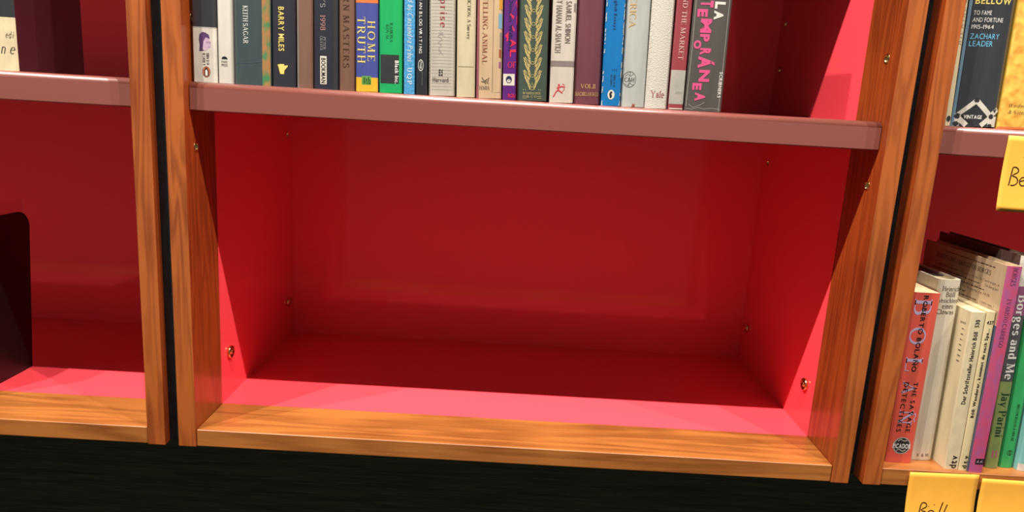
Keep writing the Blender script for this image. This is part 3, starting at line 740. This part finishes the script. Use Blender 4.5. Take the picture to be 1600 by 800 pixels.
for (t0, t1, h0, h1, m) in ((.86, .98, .086, .098, 'print_ochre'), (.84, .98, .068, .082, 'print_skyblue'), (.90, .98, .050, .064, 'print_taupe'), (.88, .98, .040, .048, 'print_rust'), (.88, .97, .030, .036, 'print_mauve')):
    b.band(t0, t1, h0, h1, m, 'printed_picture')
b = BK['purple']; b.band(.02, .90, .0141, .0254, 'paper_white', 'printed_badge'); b.disc(.46, .0198, .0030, 'ink_navy', .0036); b.disc(.46, .0186, .0019, 'paper_white', .0016, lift=.00017)
b.poly([(.42, .0190), (.46, .0182), (.52, .0190), (.46, .0196)], 'ink_navy', 'emblem', .0002)
for pts in (((.45, .082), (.95, .096), (.98, .090), (.70, .078)), ((.55, .104), (.98, .112), (.98, .103), (.75, .098)), ((.60, .070), (.98, .082), (.98, .074), (.78, .066)), ((.1, .062), (.36, .066), (.2, .056), (.36, .058))):
    b.poly(list(pts), 'ink_crimson', 'printed_shape', .00012)
b = BK['gilt']
ln = []
for k in range(9):
    hb = .012 + k * .0125
    ln.append([(.5 + .0042 / b.w * math.cos(a * math.pi / 12), hb + .0062 + .0076 * math.sin(a * math.pi / 12)) for a in range(25)])
    for sg in (-1, 1):
        for j, (dx, dy, ln_) in enumerate(((.10, .001, .0105), (.13, .0035, .0115), (.16, .0065, .0112), (.11, .0085, .0098))):
            base = (.5 + sg * (dx - .02), hb + dy); tip = (.5 + sg * min(.31, dx + .16), hb + dy + ln_)
            L1, L2 = [], []
            for i in range(7):
                u = i / 6; bu = .034 * math.sin(math.pi * u)
                x = base[0] + (tip[0] - base[0]) * u ** 1.5; y = base[1] + (tip[1] - base[1]) * u
                L1.append((x + bu, y)); L2.append((x - bu, y))
            ln += [L1, L2]
ln += [[(.42, .0125), (.5, .018), (.58, .0125)], [(.40, .011), (.5, .0142), (.60, .011)]]
b.strokes(ln, 'gilt', .00042, 'gilt_ornament')
b.strokes([[(t, hh), (t + .022, hh)] for hh in (.0108, .0066, .0045, .0026) for t in ([.2, .27, .72, .78] if hh > .009 else ([.2, .25, .3, .7, .75, .8] if hh < .006 else []))], 'gilt', .0007, 'gilt_ornament')
b = BK['shimon']; b.band(.0, 1.0, .0353, .0409, 'print_taupe'); b.band(.88, .98, .088, .096, 'print_taupe')
b.strokes([[(.16, .0056), (.26, .0105), (.34, .0122)], [(.54, .0095), (.44, .0112), (.36, .0124)], [(.34, .0116), (.36, .0158)], [(.36, .0150), (.52, .0162), (.60, .0152)], [(.36, .0156), (.30, .0145), (.40, .0138)]], 'ink_figure', .0012, 'emblem')
b.strokes([[(.52, .0188), (.60, .0178), (.63, .0158), (.60, .0128), (.54, .0110)]], 'ink_figure', .0005, 'emblem'); b.disc(.38, .0174, .0011, 'ink_figure')
b = BK['blue']; b.disc(.50, .0109, .0035, 'paper_white', .0047)
b.poly([(.44, .0078), (.40, .0115), (.46, .0140), (.54, .0142), (.57, .0125), (.51, .0118), (.56, .0095), (.52, .0075)], 'ink_black', 'emblem', .00018)
rr = random.Random(5)
for sg in (.015, .95):
    b.strokes([[(sg + .02 * rr.random(), hh), (sg + .02 + .02 * rr.random(), hh + .001 + .003 * rr.random())] for hh in [rr.uniform(0, .11) for _ in range(34)]], 'paper_white', .0006, 'scuffs', .0002)
b.strokes([[(.03, .0008), (.97, .0008)]], 'paper_white', .0012, 'scuffs', .0002)
b = BK['erica']; b.disc(.29, .0270, .0066, 'ink_black', .0078, r0=.95)
b.strokes([[(.12, .0300), (.22, .0326), (.32, .0300), (.44, .0322)], [(.10, .0230), (.22, .0208), (.32, .0232), (.46, .0212)], [(.29, .0344), (.33, .0320), (.26, .0305)], [(.29, .0196), (.24, .0220), (.33, .0236)]], 'ink_black', .00035, 'emblem')
b.poly([(.44, 0), (.58, 0), (.585, .0035), (.54, .0022), (.49, .0034)], 'print_rust', 'torn_corner')
b = BK['yale']
b.strokes([[(.03 + .05 * rr.random(), hh), (.07 + .06 * rr.random(), hh + .0015)] for hh in [rr.uniform(.03, .085) for _ in range(26)]], 'paper_white', .0012, 'scuffs', .0002)
b = BK['market']; b.band(.0, 1.0, .0055, .0388, 'paper_grey', 'printed_foot'); b.strokes([[(.04, .001), (.96, .001)]], 'paper_white', .001, 'scuffs', .0002)
b = BK['contemp']
b.strokes([[(.03, .0022), (.2, .0014), (.36, .0034), (.5, .0020), (.75, .0032), (.97, .0022)], [(.10, .0062), (.22, .0032), (.40, .0056), (.52, .0086)], [(.05, .11), (.06, .06), (.04, .004)], [(.93, .0), (.935, .06), (.93, .12)]], 'paper_grey', .0005, 'scuffs', .0002)
b.jacket(.001)

# ---- books on the floor of the bookcase with notes
LOW = {'savage': ('orange red paperback with big lilac letters and a round black emblem', .128, False, 0.0),
       'clown': ('cream hardback with five short lines of print near its top', .125, True, .0016),
       'schrift': ('ivory pocket paperback numbered 530 beside the cream hardback', .108, False, .0004),
       'spa': ('slim ivory pocket paperback numbered 437 beside the tall pink book', .108, False, .0003),
       'carriego': ('tall pink and purple book with lines of print on its beige side', .152, True, .0004),
       'parini': ('book with large white letters on charcoal above an olive lower half', .15, True, .0012),
       'hulme': ('bright green book with an emblem near its foot beside the olive one', .13, False, .0016),
       'teal': ('pale turquoise book with a cream foot beside the bright green one', .13, False, .001)}
HT = {'parini': .243, 'hulme': .215, 'teal': .20, 'clown': .2105}
for key, xb, w, lean, y, hh, texts in BOOKS_LOW:
    lab, d, hard, bul = LOW[key]
    b = Book(lab, (xb / 1000, y / 1000, 0), (w if key != 'clown' else 24.0) / 1000, HT.get(key, hh / 1000), d, lean, 'cover_' + key, hard, bul, 'books standing on the bottom rail')
    BK[key] = b
    for tx in texts: b.text(*tx, **({'lift': .00016} if tx[-1] == 'lilac' else {}))
b = BK['savage']; b.strokes([[(.02, .1007), (.98, .1007)]], 'ink_redbrown', .0005); b.disc(.52, .0208, .0098, 'paper_grey', .0102, r0=.0); b.disc(.52, .0208, .0086, 'print_black', .0090, lift=.00017)
b.strokes([[(.34, .026), (.45, .0285), (.56, .0265), (.70, .027)], [(.32, .0145), (.44, .0165), (.58, .0140), (.70, .0160)]], 'paper_grey', .0012, 'emblem', .00019)
b = BK['clown']; b.jacket(.004); box('sleeve_flap', -.0098, .0098, .030, .112, .2080, .2084, 'print_black', b.root)
b = BK['schrift']; b.band(.06, .98, 0, b.h, 'paper_cream', 'printed_spine', .00006)
side = b
def side_text(b, lines, material, x=None):
    """Print on the left-hand cover: lines of (font, text, y0, y1, h0, h1) in mm, read from back to front."""
    for font, txt, y0, y1, h0, h1 in lines:
        V, F = text_layout(font, txt, (y1 - y0) / (h1 - h0)); W = (y1 - y0) / (h1 - h0)
        mesh_obj('cover_print', [(-b.w / 2 - .00025, (y1 - a / W * (y1 - y0)) / 1000, (h0 + c * (h1 - h0)) / 1000) for a, c in V], F, material, b.root)
side_text(b, [('serif', 'nrich', 7, 16, 165, 168)], 'ink_dim')
b = BK['carriego']
b.band(.0, 1.0, 0, b.h, 'print_pink', 'printed_spine'); b.band(.35, .95, .0096, .0165, 'ink_black', 'emblem', .00014)
b.strokes([[(.46, .0115), (.56, .0150), (.60, .0118), (.46, .0132)], [(.70, .0115), (.82, .0150), (.86, .0118), (.70, .0135)]], 'ink_mauve', .0006, 'emblem')
box('printed_edge', -b.w / 2 - .0002, -b.w / 2 - .00005, .0006, .0060, 0, .168, 'print_slate', b.root)
side_text(b, [('serif', 'BORGES ON CARRIEGO ON BORGES', 24, 125, 217.5, 223)], 'ink_black')
side_text(b, [('serif', 'transposition to Carriego, a', 8, 75, 208.6, 212.2), ('serif', 'So begins', 8, 30, 203.6, 207.2), ('serif', 'Jorge Luis Borges, in 1930', 20, 88, 194.0, 197.6),
              ('serif', 'Years ago, I', 10, 34, 184.5, 188), ('serif', 'of the walking dunes', 12, 62, 179.2, 182.6)], 'ink_dim')
def greeked(b, rows, seed):
    """Print too small to read: broken word-length strokes; rows of (y0, y1, h) in mm."""
    q = random.Random(seed); V, F = [], []
    for y0, y1, hh in rows:
        y = y1
        while y > y0:
            l = q.uniform(2, 7); e = max(y0, y - l)
            k = len(V); V += [(-b.w / 2 - .00025, y / 1000, hh / 1000), (-b.w / 2 - .00025, e / 1000, hh / 1000), (-b.w / 2 - .00025, e / 1000, (hh + 1.0) / 1000), (-b.w / 2 - .00025, y / 1000, (hh + 1.0) / 1000)]
            F.append((k, k + 1, k + 2, k + 3)); y = e - 1.3
    mesh_obj('cover_print', V, F, 'ink_dim', b.root)
greeked(BK['schrift'], [(7, 12, 159 - i * 6) for i in range(7)], 4)
greeked(b, [(80, 118, 209.6), (40, 128, 204.6), (30, 100, 199.6), (40, 96, 185.4), (66, 100, 180.2), (12, 70, 174.8), (18, 110, 227), (60, 120, 190)], 2)
b.jacket(.004)
b = BK['parini']; b.band(.0, 1.0, .1030, .178, 'print_charcoal'); b.band(.0, 1.0, .178, .21, 'print_mauve'); b.band(.0, 1.0, .21, b.h, 'paper_white'); b.band(.0, 1.0, 0, .1028, 'print_olive')
b.poly([(.3, .0128), (.42, .0128), (.42, .0216), (.3, .0212)], 'ink_magenta'); b.poly([(.58, .0128), (.70, .0128), (.70, .0214), (.58, .0216)], 'ink_magenta')
b = BK['hulme']; b.disc(.55, .0183, .0030, 'ink_forest', .0034, r0=.85); b.strokes([[(.45, .0195), (.55, .0210), (.64, .0190)], [(.46, .0170), (.55, .0186), (.63, .0165)], [(.55, .0155), (.55, .0212)]], 'ink_forest', .0006, 'emblem')
b = BK['teal']; b.band(.0, 1.0, 0, .0087, 'paper_white', 'printed_foot'); b.disc(.75, .062, .0035, 'ink_forest', .004)
b.strokes([[(.62 + .12 * (i % 2), .012 + i * .003), (.72 + .1 * (i % 2), .0128 + i * .003)] for i in range(7)], 'ink_grey', .0006)

# ---- books on the shelf above them
HIGH = {'belloc': ('narrow cream book between the wooden upright and the thick charcoal one', .13, .0004),
        'bellow': ('thick charcoal book with a white diamond pattern at its foot', .155, .003),
        'goldmap': ('mottled golden yellow book beside the one with the diamond pattern', .155, .0015)}
for key, xb, w, lean, y, texts in BOOKS_HIGH:
    lab, d, bul = HIGH[key]
    b = Book(lab, (xb / 1000, y / 1000, ZS), w / 1000 - .0004, {'belloc': .21, 'bellow': .24, 'goldmap': .235}[key], d, lean, 'cover_' + key, key != 'belloc', bul, 'books on the shelf over the yellow note')
    BK[key] = b
    for tx in texts: b.text(*tx)
b = BK['bellow']
b.band(.0, .045, 0, b.h, 'print_skyblue', 'printed_edge')
b.strokes([[(.07, .0098), (.45, .0258)], [(.45, .0258), (.84, .0102)], [(.07, .0098), (.30, .0012)], [(.84, .0102), (.62, .0012)], [(.80, .0100), (.985, .0182)]], 'paper_white', .0050, 'printed_pattern', .00012)
b.band(.045, .15, .0002, .0102, 'paper_white', 'printed_pattern', .00013); b.band(.78, .985, .0002, .0104, 'paper_white', 'printed_pattern', .00013)
for t, hh in ((.085, .0100), (.84, .0104), (.45, .0266), (.08, .0024), (.84, .0006)):
    b.poly([(t + (.0030 if i % 2 else .0022) * math.cos(i * math.pi / 8) / b.w, max(.0002, hh + (.0030 if i % 2 else .0022) * math.sin(i * math.pi / 8))) for i in range(16)], 'print_black', 'printed_flower', .00018)
b.poly([(.15, .0112), (.44, .0222), (.73, .0112), (.44, .0008)], 'print_black', 'printed_diamond', .00017)
b = BK['goldmap']; b.band(.0, 1.0, 0, b.h, 'print_goldmap', 'printed_spine', .00006); b.band(.0, 1.0, 0, .0022, 'print_orange', 'printed_foot', .0001)
b = BK['belloc']; b.disc(.5, .007, .0020, 'print_black', .003)

# ---- bookcase with the bookend
b = Book('book with deep burgundy side and a pale label on its dark spine', (-.176 - .019, .0205, ZS), .038, .21, .114, 0, 'cover_burgundy', True, .0006, None)
b.band(.0, 1.0, .0, .052, 'paper_cream', 'spine_label'); b.band(.0, 1.0, .052, b.h, 'print_black', 'printed_band')
build_sans(set())
b.text('italic', 'H', 'edi', .74, .96, 32.0, 38.5, 'ink_dim'); b.text('italic', 'H', 'n e', .58, .96, 16.5, 23.5, 'ink_dim')

def rounded_plate(name, x_thick, y0, y1, z0, z1, r, material, parent):
    pts = [(y0, z0), (y1, z0)] + [(y1 - r + r * math.cos(a), z1 - r + r * math.sin(a)) for a in [math.pi / 2 * i / 10 for i in range(11)]] + [(y0 + r - r * math.cos(a), z1 - r + r * math.sin(a)) for a in [math.pi / 2 - math.pi / 2 * i / 10 for i in range(11)]]
    n = len(pts)
    V = [(0, y, z) for y, z in pts] + [(-x_thick, y, z) for y, z in pts]
    F = [tuple(range(n)), tuple(reversed(range(n, 2 * n)))] + [(i, (i + 1) % n, n + (i + 1) % n, n + i) for i in range(n)]
    return mesh_obj(name, V, F, material, parent)
e = empty('bookend', (-.2785, 0, 0)); tag(e, 'black metal bookend with rounded corners standing on the red bottom panel', 'bookend')
pl = rounded_plate('upright_plate', .0012, .040, .1525, .0009, .2065, .022, 'black_metal', e)
pl.rotation_euler = (0, math.radians(3.4), 0)
box('base_plate', -.11, .0, .040, .1525, .0001, .0010, 'black_metal', e, .0003)
e = empty('acrylic_bookend', (-.2815, 0, 0)); tag(e, 'clear acrylic bookend peeking out behind the black metal one', 'bookend')
pl = rounded_plate('upright_plate', .0025, .045, .1475, .0013, .2195, .006, 'clear_plastic', e)
pl.rotation_euler = (0, math.radians(3.4), 0)
box('base_plate', -.10, -.001, .045, .1475, .0011, .0034, 'clear_plastic', e, .0003)

# ---------------------------------------------------------------- yellow sticky notes
def note(x, y, z, rot, label, curl, pen):
    o = empty('sticky_note', (x, y, z)); o.rotation_euler = (0, math.radians(rot), 0)
    tag(o, label, 'sticky note', 'yellow sticky notes')
    n, sz = 14, .0762
    def sy(xx, zz):
        k = max(0.0, -zz - .014) / sz
        return -.0006 - curl * k * k - .0012 * math.sin(math.pi * xx / sz) * k
    V, F = [], []
    for off in (0, .00012):
        for i in range(n + 1):
            for j in range(n + 1):
                xx, zz = sz * i / n, -sz * j / n
                V.append((xx, sy(xx, zz) + off, zz))
    st = (n + 1) ** 2
    for i in range(n):
        for j in range(n):
            a = i * (n + 1) + j
            F.append((a, a + 1, a + n + 2, a + n + 1)); F.append((st + a, st + a + n + 1, st + a + n + 2, st + a + 1))
    for i in range(n):
        for a, c in ((i, i + 1), (n * (n + 1) + i + 1, n * (n + 1) + i), ((i + 1) * (n + 1), i * (n + 1)), (i * (n + 1) + n, (i + 1) * (n + 1) + n)):
            F.append((a, st + a, st + c, c))
    mesh_obj('paper', V, F, 'note_yellow', o, True)
    V2, F2 = [], []
    for ln in pen: ribbon([(p[0] / 1000, p[1] / 1000) for p in ln], V2, F2, const=.00115)
    mesh_obj('handwriting', [(a, sy(a, c) - .0002, c) for a, c in V2], F2, 'marker', o)
    return o
def arc(cx, cy, rx, ry, a0, a1, n=12):
    return [(cx + rx * math.cos(math.radians(a0 + (a1 - a0) * i / n)), cy + ry * math.sin(math.radians(a0 + (a1 - a0) * i / n))) for i in range(n + 1)]
boll = [[(14, -56), (17, -38)] + arc(20, -38.5, 3.4, 3.2, 120, -80) + [(17.5, -44)] + arc(20, -50, 4.2, 5, 95, -110),
        arc(29, -49, 4.2, 5.2, 120, 480), [(25.5, -39), (26, -39.6)], [(31.5, -37), (32, -37.6)], [(41, -34), (38, -45), (38, -56)], [(46, -36.5), (43, -46), (43.5, -56)]]
be = [[(9, -50), (10.5, -32)] + arc(12.5, -34.5, 4.2, 3.4, 110, -80) + [(11, -40)] + arc(12.5, -45, 5, 4.6, 85, -110),
      [(20, -45), (26, -43)] + arc(23, -45, 3.6, 4.4, 30, 320), [(32, -30), (30, -48), (32, -49)], [(37, -30), (35, -48), (37, -49)], arc(43, -45, 3.4, 4, 90, 450), [(49, -41), (51, -49), (54, -43), (57, -49), (60, -41)],
      [(19.5, -21), (23, -19.5), (27, -22)]]
bo = [[(14, -60), (16.5, -41)] + arc(19, -43.5, 4, 3.2, 120, -80) + [(17, -48)] + arc(19, -54, 5, 5, 85, -110)]
note(.8272, REC - .0002, .3660, .8, 'yellow sticky note hanging from the salmon pink shelf edge', .006, be)
note(.7846, -.0002, -.0016, -1.0, 'yellow sticky note on the wooden bottom rail with two dots over its handwriting', .010, boll)
note(.8650, -.0002, -.0044, .6, 'yellow sticky note on the wooden bottom rail beside the one with two dots', .014, bo)
